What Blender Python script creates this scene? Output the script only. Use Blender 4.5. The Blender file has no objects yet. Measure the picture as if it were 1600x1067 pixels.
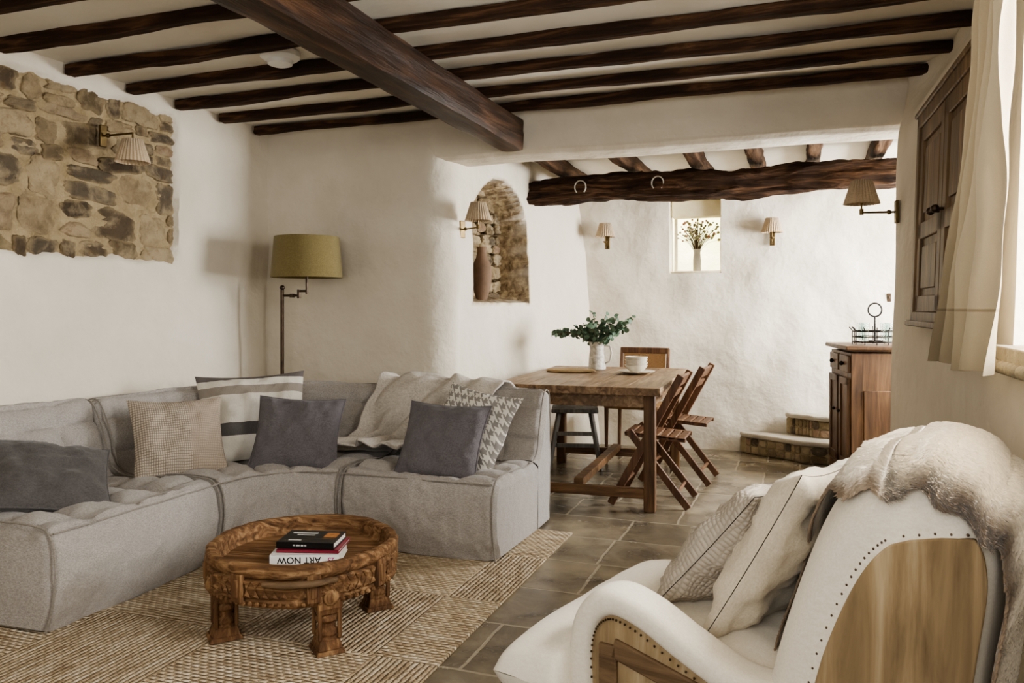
import bpy, math, random
from mathutils import Vector, Matrix, noise
R=random.Random(7)
sc=bpy.context.scene
rad=math.radians
def lin(h):
    h=h.lstrip('#'); c=[int(h[i:i+2],16)/255 for i in (0,2,4)]
    return tuple([(x/12.92 if x<=.04045 else ((x+.055)/1.055)**2.4) for x in c]+[1.0])
def ns(x,y,z,s=1.0): return noise.noise(Vector((x*s,y*s,z*s)))
def sstep(a,b,x):
    t=max(0,min(1,(x-a)/(b-a))); return t*t*(3-2*t)
# ---------------- materials ----------------
class NT:
    def __init__(s,name):
        s.m=bpy.data.materials.new(name); s.m.use_nodes=True; s.t=s.m.node_tree
        s.b=s.t.nodes['Principled BSDF']; s.tc=s.t.nodes.new('ShaderNodeTexCoord')
    def put(s,sock,v):
        if isinstance(v,bpy.types.NodeSocket): s.t.links.new(v,sock)
        else: sock.default_value=v
    def math(s,op,a,b=0.0,c=None):
        n=s.t.nodes.new('ShaderNodeMath'); n.operation=op
        s.put(n.inputs[0],a); s.put(n.inputs[1],b)
        if c is not None: s.put(n.inputs[2],c)
        return n.outputs[0]
    def coord(s,scale=(1,1,1),rot=(0,0,0),loc=(0,0,0)):
        n=s.t.nodes.new('ShaderNodeMapping'); s.t.links.new(s.tc.outputs['Object'],n.inputs[0])
        n.inputs['Scale'].default_value=scale; n.inputs['Rotation'].default_value=rot; n.inputs['Location'].default_value=loc
        return n.outputs[0]
    def noise(s,scale=5,detail=5,vec=None,dist=0,rough=.55):
        n=s.t.nodes.new('ShaderNodeTexNoise'); n.inputs['Scale'].default_value=scale; n.inputs['Detail'].default_value=detail
        n.inputs['Distortion'].default_value=dist; n.inputs['Roughness'].default_value=rough
        s.t.links.new(vec if vec is not None else s.tc.outputs['Object'],n.inputs['Vector']); return n.outputs[0]
    def ramp(s,f,stops,interp='LINEAR'):
        n=s.t.nodes.new('ShaderNodeValToRGB'); s.put(n.inputs[0],f); e=n.color_ramp; e.interpolation=interp
        while len(e.elements)<len(stops): e.elements.new(.5)
        for i,(p,c) in enumerate(stops):
            e.elements[i].position=p; e.elements[i].color=lin(c) if isinstance(c,str) else (c,c,c,1)
        return n.outputs[0]
    def mix(s,f,a,b,mode='MIX'):
        n=s.t.nodes.new('ShaderNodeMix'); n.data_type='RGBA'; n.blend_type=mode
        s.put(n.inputs[0],f)
        s.put(n.inputs[6],lin(a) if isinstance(a,str) else a); s.put(n.inputs[7],lin(b) if isinstance(b,str) else b)
        return n.outputs[2]
    def sep(s,vec=None):
        n=s.t.nodes.new('ShaderNodeSeparateXYZ'); s.t.links.new(vec if vec is not None else s.tc.outputs['Object'],n.inputs[0]); return n.outputs
    def bump(s,h,strength=.3,dist=.01,prev=None):
        n=s.t.nodes.new('ShaderNodeBump'); n.inputs['Strength'].default_value=strength; n.inputs['Distance'].default_value=dist
        s.put(n.inputs['Height'],h)
        if prev is not None: s.t.links.new(prev,n.inputs['Normal'])
        s.t.links.new(n.outputs[0],s.b.inputs['Normal']); return n.outputs[0]
    def col(s,c): s.put(s.b.inputs['Base Color'],lin(c) if isinstance(c,str) else c)
    def rough(s,r): s.put(s.b.inputs['Roughness'],r)
    def attr(s,n_):
        n=s.t.nodes.new('ShaderNodeAttribute'); n.attribute_name=n_; return n.outputs
def simple(name,c1,c2=None,scale=6,rough=.7,bump=.15,bscale=40,dist=.004,metal=0.0,spec=.5):
    t=NT(name); c2=c2 or c1
    t.col(t.ramp(t.noise(scale,6),[(.3,c1),(.7,c2)])); t.rough(rough)
    if bump: t.bump(t.noise(bscale,4),bump,dist)
    t.b.inputs['Metallic'].default_value=metal; t.b.inputs['Specular IOR Level'].default_value=spec
    return t.m
def wood(name,dark,mid,light,axis=0,scale=5,rough=.5,bump=.3,spec=.4,blotch=.55):
    t=NT(name); sv=[1,1,1]; sv[axis]=.09
    v=t.coord(tuple(sv)); g=t.noise(scale*4,8,v,1.2,.62); big=t.noise(scale*.5,4)
    c=t.ramp(g,[(.28,dark),(.5,mid),(.72,light)])
    c=t.mix(t.ramp(big,[(.35,.0),(.75,blotch)]),c,dark); t.col(c); t.rough(rough)
    f=t.noise(scale*14,6,v,.5); t.bump(t.math('ADD',g,f),bump,.004); t.b.inputs['Specular IOR Level'].default_value=spec; return t.m
def fabric(name,c1,c2,wscale=260,rough=.95,bump=.35,folds=.15):
    t=NT(name)
    a=t.noise(wscale,2,t.coord((1,.25,1))); b=t.noise(wscale,2,t.coord((.25,1,.6)))
    w=t.math('ADD',a,b); w=t.math('MULTIPLY',w,.5)
    big=t.noise(3,4); c=t.ramp(w,[(.34,c1),(.64,c2)])
    t.col(t.mix(t.math('MULTIPLY',big,.25),c,c1)); t.rough(rough)
    n=t.bump(t.noise(9,4),folds,.02); t.bump(w,bump,.003,n)
    t.b.inputs['Sheen Weight'].default_value=.15; t.b.inputs['Specular IOR Level'].default_value=.2
    return t.m
def plaster():
    t=NT('wall_plaster'); n=t.noise(1.3,6); n2=t.noise(9,5)
    c=t.ramp(n,[(.3,'cfc5b3'),(.7,'e2dacb')]); c=t.mix(t.math('MULTIPLY',n2,.25),c,'c2b6a2')
    at=t.attr('st')[2]
    vo=t.noise(20,8,None,.6); stn=t.ramp(vo,[(.3,'56472f'),(.48,'87745a'),(.66,'b5a382')])
    c=t.mix(at,c,stn); t.col(c); t.rough(.92)
    b1=t.bump(t.noise(2.6,5),.75,.055); t.bump(t.noise(38,5),.2,.006,b1)
    t.b.inputs['Specular IOR Level'].default_value=.2
    return t.m
def stone_mat():
    t=NT('rubble_stone'); at=t.attr('Col')[0]; n=t.noise(13,9,None,.5,.65)
    c=t.mix(t.ramp(n,[(.3,.7),(.55,.0)]),at,t.mix(.55,at,'382c22'))
    n2=t.noise(8,8,None,.3,.65); c=t.mix(t.ramp(n2,[(.48,.0),(.64,.7)]),c,'a39276')
    n3=t.noise(24,6); c=t.mix(t.ramp(n3,[(.58,.0),(.7,.45)]),c,'735a40')
    t.col(c); t.rough(.95); b=t.bump(n,1.0,.025); t.bump(t.noise(60,5),.6,.006,b); t.b.inputs['Specular IOR Level'].default_value=.15; return t.m
def floor_mat():
    t=NT('flagstone_floor'); 
    br=t.t.nodes.new('ShaderNodeTexBrick'); v=t.coord((1,1,1)); 
    wob=t.t.nodes.new('ShaderNodeVectorMath'); wob.operation='ADD'
    nn=t.t.nodes.new('ShaderNodeTexNoise'); nn.inputs['Scale'].default_value=9; t.t.links.new(v,nn.inputs['Vector'])
    sc_=t.t.nodes.new('ShaderNodeVectorMath'); sc_.operation='SCALE'; t.t.links.new(nn.outputs['Color'],sc_.inputs[0]); sc_.inputs['Scale'].default_value=.018
    t.t.links.new(v,wob.inputs[0]); t.t.links.new(sc_.outputs[0],wob.inputs[1]); t.t.links.new(wob.outputs[0],br.inputs['Vector'])
    br.inputs['Scale'].default_value=1; br.inputs['Brick Width'].default_value=.66; br.inputs['Row Height'].default_value=.42
    br.inputs['Mortar Size'].default_value=.008; br.inputs['Mortar Smooth'].default_value=.3; br.offset=.37; br.squash=.7; br.squash_frequency=3
    br.inputs['Color1'].default_value=lin('665c4c'); br.inputs['Color2'].default_value=lin('918571'); br.inputs['Mortar'].default_value=lin('9f9480')
    n=t.noise(5,9,None,.6,.62); c=t.mix(t.ramp(n,[(.38,.0),(.66,.7)]),br.outputs['Color'],'4f473c')
    n3=t.noise(3.1,7); c=t.mix(t.ramp(n3,[(.5,.0),(.68,.6)]),c,'a89a80')
    c=t.mix(br.outputs['Fac'],c,'9f9480')
    t.col(c); t.rough(t.ramp(n,[(.3,.10),(.7,.32)]))
    b=t.bump(t.math('MULTIPLY',br.outputs['Fac'],-1.0),.7,.006); t.bump(n,.45,.014,b); return t.m
def rug_mat():
    t=NT('braided_jute'); s=t.sep(); cell=.62
    cx=t.math('FLOOR',t.math('DIVIDE',t.math('ADD',s[0],20.08),cell)); cy=t.math('FLOOR',t.math('DIVIDE',t.math('ADD',s[1],20.1),cell))
    par=t.math('MODULO',t.math('ADD',cx,cy),2.0)
    a=t.math('ADD',t.math('MULTIPLY',s[0],par),t.math('MULTIPLY',s[1],t.math('SUBTRACT',1.0,par)))
    b=t.math('ADD',t.math('MULTIPLY',s[1],par),t.math('MULTIPLY',s[0],t.math('SUBTRACT',1.0,par)))
    fr=48.0
    a=t.math('ADD',a,t.math('MULTIPLY',t.noise(5,2),.012))
    st=t.math('ABSOLUTE',t.math('SINE',t.math('MULTIPLY',a,fr*math.pi)))
    row=t.math('FLOOR',t.math('MULTIPLY',a,fr))
    br=t.math('ABSOLUTE',t.math('SINE',t.math('ADD',t.math('MULTIPLY',b,90.0),t.math('ADD',t.math('MULTIPLY',row,1.57),t.math('MULTIPLY',st,1.2)))))
    h=t.math('MULTIPLY',t.math('POWER',st,.6),t.math('ADD',.4,t.math('MULTIPLY',br,.6)))
    v=t.t.nodes.new('ShaderNodeCombineXYZ'); t.put(v.inputs[0],t.math('MULTIPLY',row,7.3)); t.put(v.inputs[1],t.math('MULTIPLY',b,9.0)); 
    rn=t.noise(1.0,3,v.outputs[0])
    c=t.ramp(rn,[(.3,'a08c72'),(.5,'c5b296'),(.7,'e0d2ba')])
    c=t.mix(t.ramp(h,[(.05,.85),(.55,.0)]),c,'62503c'); t.col(c); t.rough(.95); t.bump(h,1.0,.012)
    t.b.inputs['Specular IOR Level'].default_value=.15
    return t.m
MP=plaster(); MS=stone_mat(); MF=floor_mat(); MR=rug_mat()
MCEIL=simple('ceiling_plaster','ddd5c5','e8e2d5',3,.9,.2,12,.02)
MMORT=simple('lime_mortar','8c7b5d','a89779',9,.95,.9,26,.03,spec=.1)
MBEAM=wood('dark_oak','190f0a','3a2719','715239',0,5,.75,.9,.2,.4)
MBEAMY=wood('brown_oak_beam','1a110b','3b2719','664934',1,4,.48,.8,.3)
MOLD=wood('weathered_oak','160e09','3c2a1d','785a42',0,6,.8,1.0,.2,.4)
MOLDY=wood('weathered_oak_y','22160e','4b3624','7a5d43',1,6,.8,.9,.2)
MLINEN=fabric('grey_linen','87817b','b0aaa3',330,bump=.45,folds=.5)
MPIPE=fabric('grey_piping','787269','968f87',230)
MDGREY=fabric('charcoal_linen','474342','5f5b59',300,folds=.35)
MGREY=fabric('slate_linen','565153','706c6e',300,folds=.35)
MWHITE=fabric('white_calico','dbd2c1','e9e1d3',320,folds=.12,bump=.12)
MCREAMF=fabric('cream_linen','c4b8a2','dacfbd',300,folds=.3)
MTABLE=wood('reclaimed_pine','4a3623','8c6f51','bca080',1,5,.45,.35)
MTABLEX=wood('reclaimed_pine_x','3e2a1a','745537','9f7d5a',0,5,.5,.35)
MTABLEZ=wood('reclaimed_pine_z','3e2a1a','6d4f33','977551',2,5,.55,.35)
MCHAIR=wood('teak_chair','3a2418','6b4a33','90704e',2,6,.5,.2)
MGSTOOL=wood('grey_painted_wood','4b4843','68645d','86817a',2,6,.7,.2)
MCARV=wood('carved_hardwood','35261b','7b5c40','b6946e',0,7,.72,1.0,.15,.4)
MCARVZ=wood('carved_hardwood_z','35261b','71533a','a98862',2,7,.75,1.0,.15,.4)
MPINE=wood('antique_pine','38271b','634831','866748',2,5,.5,.25)
MCUP=wood('cupboard_pine','42321f','70583b','93775a',2,5,.55,.3)
MCHWOOD=wood('weathered_beech','65543f','9c8666','c6b190',2,3.2,.8,.5,.2,.6)
MCHDARK=wood('stained_frame','3c2e22','6b5640','8e755a',0,4,.65,.4,.25)
MIRON=simple('black_iron','15130f','2a2621',20,.45,.2,80,.002,.8)
MNAIL=simple('bronze_nail','3a2f24','5c4c3a',20,.4,.1,80,.001,.7)
MBRASS=simple('aged_brass','5a4a30','7d6a48',20,.4,.1,60,.001,.9)
MBRONZE=simple('bronze','3b3128','55473a',20,.4,.1,60,.001,.85)
MCERAM=simple('ceramic','ddd6c7','c9c0ae',10,.35,.1,30,.002)
MJUG=simple('speckled_stoneware','8f887c','d6cfc1',38,.5,.4,60,.004)
MPLAST=simple('white_plastic','e6e4df','e6e4df',5,.4,0)
MTERR=simple('brown_terracotta','5d4836','7f6650',6,.85,.4,40,.004)
MLEAF=simple('eucalyptus_leaf','38523e','6b8268',14,.6,.1,60,.002)
MSTEM=simple('stem','4b3f2c','6a5a3c',14,.7,.1,60,.002)
MSHADE=fabric('pleated_cream','b8a286','cfbca0',200,folds=.05)
MOLIVE=fabric('olive_linen_shade','6d603f','887b54',280,folds=.05)
MPAPER=simple('paper','e3e0da','d2cec5',30,.7,.1,200,.001)
MBLACK=simple('black_cover','121212','1c1b1b',6,.3,0)
MRED=simple('crimson','7c2434','7c2434',6,.4,0)
MMAG=simple('magenta','a01f6a','a01f6a',6,.4,0)
MRUST=simple('rust_print','9a5a2e','c08a50',60,.4,0)
MWHITEP=simple('white_cover','e4e2de','ecebe7',6,.35,0)
MWPAINT=simple('painted_white_wood','d8d2c5','e2ddd2',6,.5,.1,40,.002)
MSTEP=simple('limestone_tread','9a9182','c2b9a8',5,.7,.7,14,.014)
MSILL=simple('weathered_sill_stone','7d7362','a2977f',12,.9,.8,30,.012)
MGARD=simple('sunlit_garden_stone','cfcf96','f0ecc8',2.5,.9,.5,10,.02)
def glassm():
    t=NT('clear_glass'); t.col('f4faf8'); t.rough(.02); t.b.inputs['Transmission Weight'].default_value=1; t.b.inputs['IOR'].default_value=1.2; return t.m
MGLASS=glassm()
def furm():
    t=NT('reindeer_fur'); t.col(t.attr('Col')[0]); t.rough(.85); t.b.inputs['Specular IOR Level'].default_value=.1
    t.b.inputs['Sheen Weight'].default_value=.3; return t.m
MFUR=furm()
def stripes():
    t=NT('striped_wool'); y=t.sep()[1]; y=t.math('ADD',t.math('MULTIPLY',y,1.6),.5)
    w=t.noise(260,2,t.coord((1,.25,1)))
    c=t.ramp(y,[(0,'d4cdc0'),(.31,'4a4645'),(.43,'cfc8bb'),(.70,'8d8479'),(.79,'d6d0c3'),(.86,'5d5654')],'CONSTANT')
    t.col(t.mix(t.math('MULTIPLY',w,.3),c,'7b756e')); t.rough(.95); t.bump(w,.4,.004); return t.m
def hound():
    t=NT('houndstooth_weave'); s=t.sep(); k=19.0
    u=t.math('FRACT',t.math('MULTIPLY',t.math('ADD',s[0],10),k)); v=t.math('FRACT',t.math('MULTIPLY',t.math('ADD',s[1],10),k))
    a=t.math('LESS_THAN',u,.5); b=t.math('LESS_THAN',v,.5)
    st=t.math('LESS_THAN',t.math('FRACT',t.math('MULTIPLY',t.math('ADD',u,v),2)),.5)
    r=t.math('ADD',t.math('MULTIPLY',a,b),t.math('MULTIPLY',t.math('ABSOLUTE',t.math('SUBTRACT',a,b)),st))
    t.col(t.mix(r,'ddd8ce','8f8a85')); t.rough(.95); t.bump(t.noise(250,2),.3,.003); return t.m
def chunky(name,c1,c2,c3):
    t=NT(name); s=t.sep()
    a=t.math('ABSOLUTE',t.math('SINE',t.math('MULTIPLY',s[0],300.0))); b=t.math('ABSOLUTE',t.math('SINE',t.math('MULTIPLY',s[1],240.0)))
    w=t.math('MULTIPLY',a,b); c=t.ramp(w,[(.1,c1),(.6,c2)])
    half=t.math('GREATER_THAN',s[0],.04); c=t.mix(t.math('MULTIPLY',half,.55),c,c3)
    t.col(c); t.rough(.95); n=t.bump(t.noise(10,4),.25,.02); t.bump(w,.6,.004,n); return t.m
MSTRIPE=stripes(); MHOUND=hound(); MCHUNK=chunky('chunky_weave','7d7265','b5a898','9f8f7f'); MCHUNK2=chunky('chunky_weave_dark','6c635a','9f9589','cbc1b2')
def curtain_m():
    t=NT('curtain_linen'); z=t.sep()[2]; w=t.noise(300,2)
    c=t.ramp(t.math('SUBTRACT',z,1.0),[(0,'978a73'),(.235,'7d705b'),(.245,'9d9079')],'CONSTANT')
    t.col(t.mix(t.math('MULTIPLY',w,.3),c,'7d705b')); t.rough(.95); n=t.bump(t.noise(7,3),.3,.02); t.bump(w,.3,.002,n)
    tr=t.t.nodes.new('ShaderNodeBsdfTranslucent'); t.t.links.new(c,tr.inputs[0]); mx=t.t.nodes.new('ShaderNodeMixShader'); mx.inputs[0].default_value=.05
    t.t.links.new(t.b.outputs[0],mx.inputs[1]); t.t.links.new(tr.outputs[0],mx.inputs[2])
    t.t.links.new(mx.outputs[0],t.t.nodes['Material Output'].inputs[0]); return t.m
MCURT=curtain_m()
def cane():
    t=NT('woven_cane'); s=t.sep(); a=t.math('ABSOLUTE',t.math('SINE',t.math('MULTIPLY',t.math('ADD',s[0],s[2]),260))); b=t.math('ABSOLUTE',t.math('SINE',t.math('MULTIPLY',t.math('SUBTRACT',s[0],s[2]),260)))
    w=t.math('MULTIPLY',a,b); t.col(t.ramp(w,[(.1,'5a3a20'),(.5,'b08a5c')])); t.rough(.6); t.bump(w,.5,.003); return t.m
MCANE=cane()
def wicker():
    t=NT('woven_wicker'); s=t.sep(); r=t.math('SQRT',t.math('ADD',t.math('MULTIPLY',s[0],s[0]),t.math('MULTIPLY',s[1],s[1])))
    w=t.math('ABSOLUTE',t.math('SINE',t.math('MULTIPLY',r,350))); t.col(t.ramp(w,[(.1,'5d482e'),(.6,'b09468')])); t.rough(.8); t.bump(w,.8,.004); return t.m
MWICK=wicker()
# ---------------- mesh builder ----------------
class M:
    def __init__(s): s.v=[];s.f=[];s.mi=[];s.c=[];s.m=0;s.X=None
    def add(s,vs,fs,col=None,cols=None):
        o=len(s.v)
        for i,p in enumerate(vs):
            p=Vector(p); s.v.append(s.X@p if s.X is not None else p)
            s.c.append(cols[i] if cols else (col or (1,1,1,1)))
        for f in fs: s.f.append(tuple(i+o for i in f)); s.mi.append(s.m)
        return o
    def box(s,c,d,rot=None,top=1.0,topy=None):
        hx,hy,hz=d[0]/2,d[1]/2,d[2]/2; ty=top if topy is None else topy
        vs=[Vector((x*hx*(top if z>0 else 1),y*hy*(ty if z>0 else 1),z*hz)) for z in(-1,1) for y in(-1,1) for x in(-1,1)]
        if rot is not None: vs=[rot@v for v in vs]
        c=Vector(c); s.add([v+c for v in vs],[(0,2,3,1),(4,5,7,6),(0,1,5,4),(2,6,7,3),(0,4,6,2),(1,3,7,5)])
    def bar(s,a,b,w,h,up=(0,0,1)):
        a=Vector(a);b=Vector(b);d=(b-a);d.normalize();u=Vector(up)
        sd=d.cross(u)
        if sd.length<1e-4: sd=d.cross(Vector((1,0,0)))
        sd.normalize();u=sd.cross(d)
        vs=[p+sd*x*w/2+u*y*h/2 for p in(a,b) for y in(-1,1) for x in(-1,1)]
        s.add(vs,[(0,2,3,1),(4,5,7,6),(0,1,5,4),(2,6,7,3),(0,4,6,2),(1,3,7,5)])
    def tube(s,pts,r,n=8,cap=True,flat=1.0):
        pts=[Vector(p) for p in pts]; N=len(pts); rr=r if isinstance(r,(list,tuple)) else [r]*N
        t0=(pts[1]-pts[0]).normalized(); ref=Vector((0,0,1)) if abs(t0.z)<.9 else Vector((1,0,0))
        u=t0.cross(ref).normalized(); vs=[]
        for i,p in enumerate(pts):
            t=(pts[min(i+1,N-1)]-pts[max(i-1,0)]).normalized()
            u=(u-t*u.dot(t)).normalized(); w=t.cross(u)
            for k in range(n):
                a=2*math.pi*k/n; vs.append(p+(u*math.cos(a)+w*math.sin(a)*flat)*rr[i])
        fs=[(i*n+k,i*n+(k+1)%n,(i+1)*n+(k+1)%n,(i+1)*n+k) for i in range(N-1) for k in range(n)]
        if cap: fs+= [tuple(range(n-1,-1,-1)),tuple((N-1)*n+k for k in range(n))]
        s.add(vs,fs)
    def lathe(s,prof,c=(0,0,0),n=32,fn=None,axis='z'):
        vs=[]
        for (r,z) in prof:
            for k in range(n):
                a=2*math.pi*k/n; q=r*(fn(a,z) if fn else 1)
                p=Vector((q*math.cos(a),q*math.sin(a),z))
                if axis=='y': p=Vector((p.x,-p.z,p.y))
                if axis=='x': p=Vector((p.z,p.x,p.y))
                vs.append(p+Vector(c))
        N=len(prof)
        s.add(vs,[(i*n+k,i*n+(k+1)%n,(i+1)*n+(k+1)%n,(i+1)*n+k) for i in range(N-1) for k in range(n)])
    def extr(s,poly,a,b,axis='y'):
        def mk(p,q):
            if axis=='y': return (p[0],q,p[1])
            if axis=='x': return (q,p[0],p[1])
            return (p[0],p[1],q)
        n=len(poly); vs=[mk(p,a) for p in poly]+[mk(p,b) for p in poly]
        s.add(vs,[tuple(range(n)),tuple(range(2*n-1,n-1,-1))]+[(i,i+n,(i+1)%n+n,(i+1)%n) for i in range(n)])
    def grid(s,fn,nu,nv):
        vs=[fn(i/nu,j/nv) for j in range(nv+1) for i in range(nu+1)]
        return s.add(vs,[(j*(nu+1)+i,j*(nu+1)+i+1,(j+1)*(nu+1)+i+1,(j+1)*(nu+1)+i) for j in range(nv) for i in range(nu)])
    def sphere(s,c,r,n=12,sz=1):
        s.lathe([(max(1e-4,r*math.sin(math.pi*i/n)),-r*math.cos(math.pi*i/n)*sz) for i in range(n+1)],c,n)
    def obj(s,name,mats,parent=None,smooth=True,bevel=0,sub=0,angle=38,col=False,solid=0):
        me=bpy.data.meshes.new(name); me.from_pydata(s.v,[],s.f)
        if not isinstance(mats,(list,tuple)): mats=[mats]
        for m in mats: me.materials.append(m)
        me.polygons.foreach_set('material_index',s.mi)
        if smooth:
            me.polygons.foreach_set('use_smooth',[True]*len(s.f)); me.set_sharp_from_angle(angle=rad(angle))
        if col:
            a=me.color_attributes.new('Col','FLOAT_COLOR','POINT')
            a.data.foreach_set('color',[x for c in s.c for x in c])
        me.validate(); me.update()
        o=bpy.data.objects.new(name,me); sc.collection.objects.link(o)
        if parent is not None: o.parent=parent
        if solid:
            q=o.modifiers.new('s','SOLIDIFY'); q.thickness=solid; q.offset=0
        if bevel:
            q=o.modifiers.new('b','BEVEL'); q.width=bevel; q.segments=2; q.limit_method='ANGLE'; q.angle_limit=rad(40)
        if sub:
            q=o.modifiers.new('u','SUBSURF'); q.levels=sub; q.render_levels=sub
        return o
def tag(o,label,cat,group=None):
    o['label']=label; o['category']=cat
    if group: o['group']=group
    return o
def thing(name,label,cat,loc=(0,0,0),rz=0,group=None):
    e=bpy.data.objects.new(name,None); e.empty_display_size=.1; sc.collection.objects.link(e)
    e.location=loc; e.rotation_euler=(0,0,rad(rz)); return tag(e,label,cat,group)
def copy_tree(o,loc,rz=None,label=None):
    n=o.copy(); sc.collection.objects.link(n); n.location=loc
    if rz is not None: n.rotation_euler=(0,0,rad(rz))
    if label: n['label']=label
    for c in list(o.children):
        k=c.copy(); sc.collection.objects.link(k); k.parent=n
        for g in list(c.children):
            h=g.copy(); sc.collection.objects.link(h); h.parent=k
    return n
def struct(o): o['kind']='structure'; return o
def crom(pts,n):
    P=[Vector(p) for p in pts]; out=[]
    for i in range(len(P)-1):
        a=P[max(i-1,0)];b=P[i];c=P[i+1];d=P[min(i+2,len(P)-1)]
        for k in range(n):
            t=k/n; out.append(.5*((2*b)+(c-a)*t+(2*a-5*b+4*c-d)*t*t+(3*b-a-3*c+d)*t**3))
    out.append(P[-1]); return out
# ---------------- walls ----------------
def pathwall(name,pts,z0,z1,du,dz,off,side=1,st=None,hole=None,hdepth=.3,mat=None):
    P=[Vector((p[0],p[1],0)) for p in pts]; L=[0]
    for i in range(1,len(P)): L.append(L[-1]+(P[i]-P[i-1]).length)
    def at(s):
        for i in range(1,len(P)):
            if s<=L[i]+1e-9:
                t=(s-L[i-1])/(L[i]-L[i-1]); p=P[i-1].lerp(P[i],t); break
        return p
    def gl(a,b,d,ex):
        n=max(1,round((b-a)/d)); g=[a+(b-a)*i/n for i in range(n+1)]
        for e in ex:
            k=min(range(len(g)),key=lambda i:abs(g[i]-e)); g[k]=e
        return g
    S=gl(0,L[-1],du,[hole[0],hole[1]] if hole else []); Z=gl(z0,z1,dz,[hole[2],hole[3]] if hole else [])
    m=M(); stv=[]; nor=[]
    for z in Z:
        for s in S:
            p=at(s); e=.04; t=(at(min(L[-1],s+e))-at(max(0,s-e))).normalized(); n=Vector((-t.y,t.x,0))*side
            q=p+n*off(s,z,p); m.v.append(Vector((q.x,q.y,z))); m.c.append((1,1,1,1)); nor.append(n); stv.append(st(s,z,p) if st else 0.0)
    ns_=len(S)
    def ish(i,j):
        if not hole: return False
        if i<0 or j<0 or i>=ns_-1 or j>=len(Z)-1: return False
        a=(S[i]+S[i+1])/2; b=(Z[j]+Z[j+1])/2
        return hole[0]<a<hole[1] and hole[2]<b<hole[3]
    for j in range(len(Z)-1):
        for i in range(ns_-1):
            if ish(i,j):
                for (di,dj,a,b) in ((-1,0,(i,j),(i,j+1)),(1,0,(i+1,j),(i+1,j+1)),(0,-1,(i,j),(i+1,j)),(0,1,(i,j+1),(i+1,j+1))):
                    if not ish(i+di,j+dj):
                        ia=a[1]*ns_+a[0]; ib=b[1]*ns_+b[0]; o=len(m.v)
                        m.v+= [m.v[ia].copy(),m.v[ib].copy(),m.v[ib]-nor[ib]*hdepth,m.v[ia]-nor[ia]*hdepth]; m.c+=[(1,1,1,1)]*4
                        stv+=[stv[ia]]*4; m.f.append((o,o+1,o+2,o+3)); m.mi.append(0)
                continue
            m.f.append((j*ns_+i,j*ns_+i+1,(j+1)*ns_+i+1,(j+1)*ns_+i)); m.mi.append(0)
    o=m.obj(name,mat or MP,angle=50); a=o.data.attributes.new('st','FLOAT','POINT'); a.data.foreach_set('value',stv)
    return struct(o)
def cube_tpl(n):
    d={};vs=[];fs=[]
    def vid(p):
        k=tuple(round(x,4) for x in p)
        if k not in d: d[k]=len(vs); vs.append(Vector(p))
        return d[k]
    for ax in range(3):
        for sg in(-1,1):
            for i in range(n):
                for j in range(n):
                    q=[]
                    for (a,b) in((i,j),(i+1,j),(i+1,j+1),(i,j+1)):
                        p=[0,0,0]; p[ax]=sg; p[(ax+1)%3]=-1+2*a/n; p[(ax+2)%3]=-1+2*b/n; q.append(vid(p))
                    fs.append(tuple(q) if sg>0 else tuple(q[::-1]))
    return vs,fs
TV,TF=cube_tpl(9)
PAL=['7a6a51','8c7b60','6b5d48','998a70','5f5547','8c755f','786a55','84765a','4d4336','96836a','605343','9f8e72']
MC=Vector(lin('968568')[:3])
def stones(m,rng,u0,u1,v0,v1,mapfn,dep,hmin=.07,hmax=.17,wmin=.1,wmax=.36,inside=None,gap=.03):
    v=v0
    while v<v1-.02:
        h=min(rng.uniform(hmin,hmax),v1-v)
        if v1-(v+h)<hmin*.6: h=v1-v
        u=u0-rng.uniform(0,.05)
        while u<u1-.02:
            w=min(rng.uniform(wmin,wmax),u1-u)
            if u1-(u+w)<wmin*.6: w=u1-u
            rows=[(v+h/2,h)]
            if h>.13 and rng.random()<.35: s=rng.uniform(.4,.6); rows=[(v+h*s/2,h*s),(v+h*s+h*(1-s)/2,h*(1-s))]
            for (cv,hh) in rows:
                cu=u+w/2; cv+=rng.uniform(-.015,.015)
                if inside is None or inside(cu,cv):
                    c=Vector(lin(rng.choice(PAL))[:3])*rng.uniform(.85,1.12)
                    k=rng.uniform(2.4,5); sd=rng.uniform(0,99); dd=dep*rng.uniform(.6,1.15); tilt=rng.uniform(-.13,.13); vs=[]; cs=[]
                    for p in TV:
                        s=1/((abs(p.x)**k+abs(p.y)**k+abs(p.z)**k)**(1/k)); q=p*s
                        e=1+.34*ns(q.x+sd,q.y,q.z*.3,1.2)+.13*ns(q.x+sd,q.y,q.z,4)
                        a=q.x*(w-gap*.6)*.5*e; b=q.y*(hh-gap*.4)*.52*e
                        ed=max(abs(q.x),abs(q.y)); cc=c.lerp(MC,sstep(.62,1.0,ed)*.85); cs.append((cc.x,cc.y,cc.z,1))
                        vs.append(mapfn(cu+a-b*tilt,cv+b+a*tilt,q.z*dd*(1+.5*ns(q.x+sd,q.y,3,2.4)+.18*ns(q.x+sd,q.y,3,7))))
                    m.add(vs,TF,None,cs)
            u+=w
        v+=h
def panel_mask(y,z):
    e=.045*ns(y,z,5,3.5)+.02*ns(y,z,1,15)
    dd=min(3.93-y, z-1.53, 2.44-z)+e
    return sstep(-.03,.04,dd)
wl=pathwall('wall_left',[(-3.66,-.6),(-3.66,4.9)],0,2.6,.025,.025,lambda s,z,p:.02*ns(p.y,z,0,1.2)+.007*ns(p.y,z,4,4)-.080*panel_mask(p.y,z),side=-1)
m=M(); m.grid(lambda a,b:(-3.692+.014*ns(a*3,b*3,1,7)+.007*ns(a*3,b*3,7,19),1.2+2.80*a,1.47+b*1.0),170,70); 
rp=random.Random(11)
mo=m.obj('stone_mortar',MMORT,wl)
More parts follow.
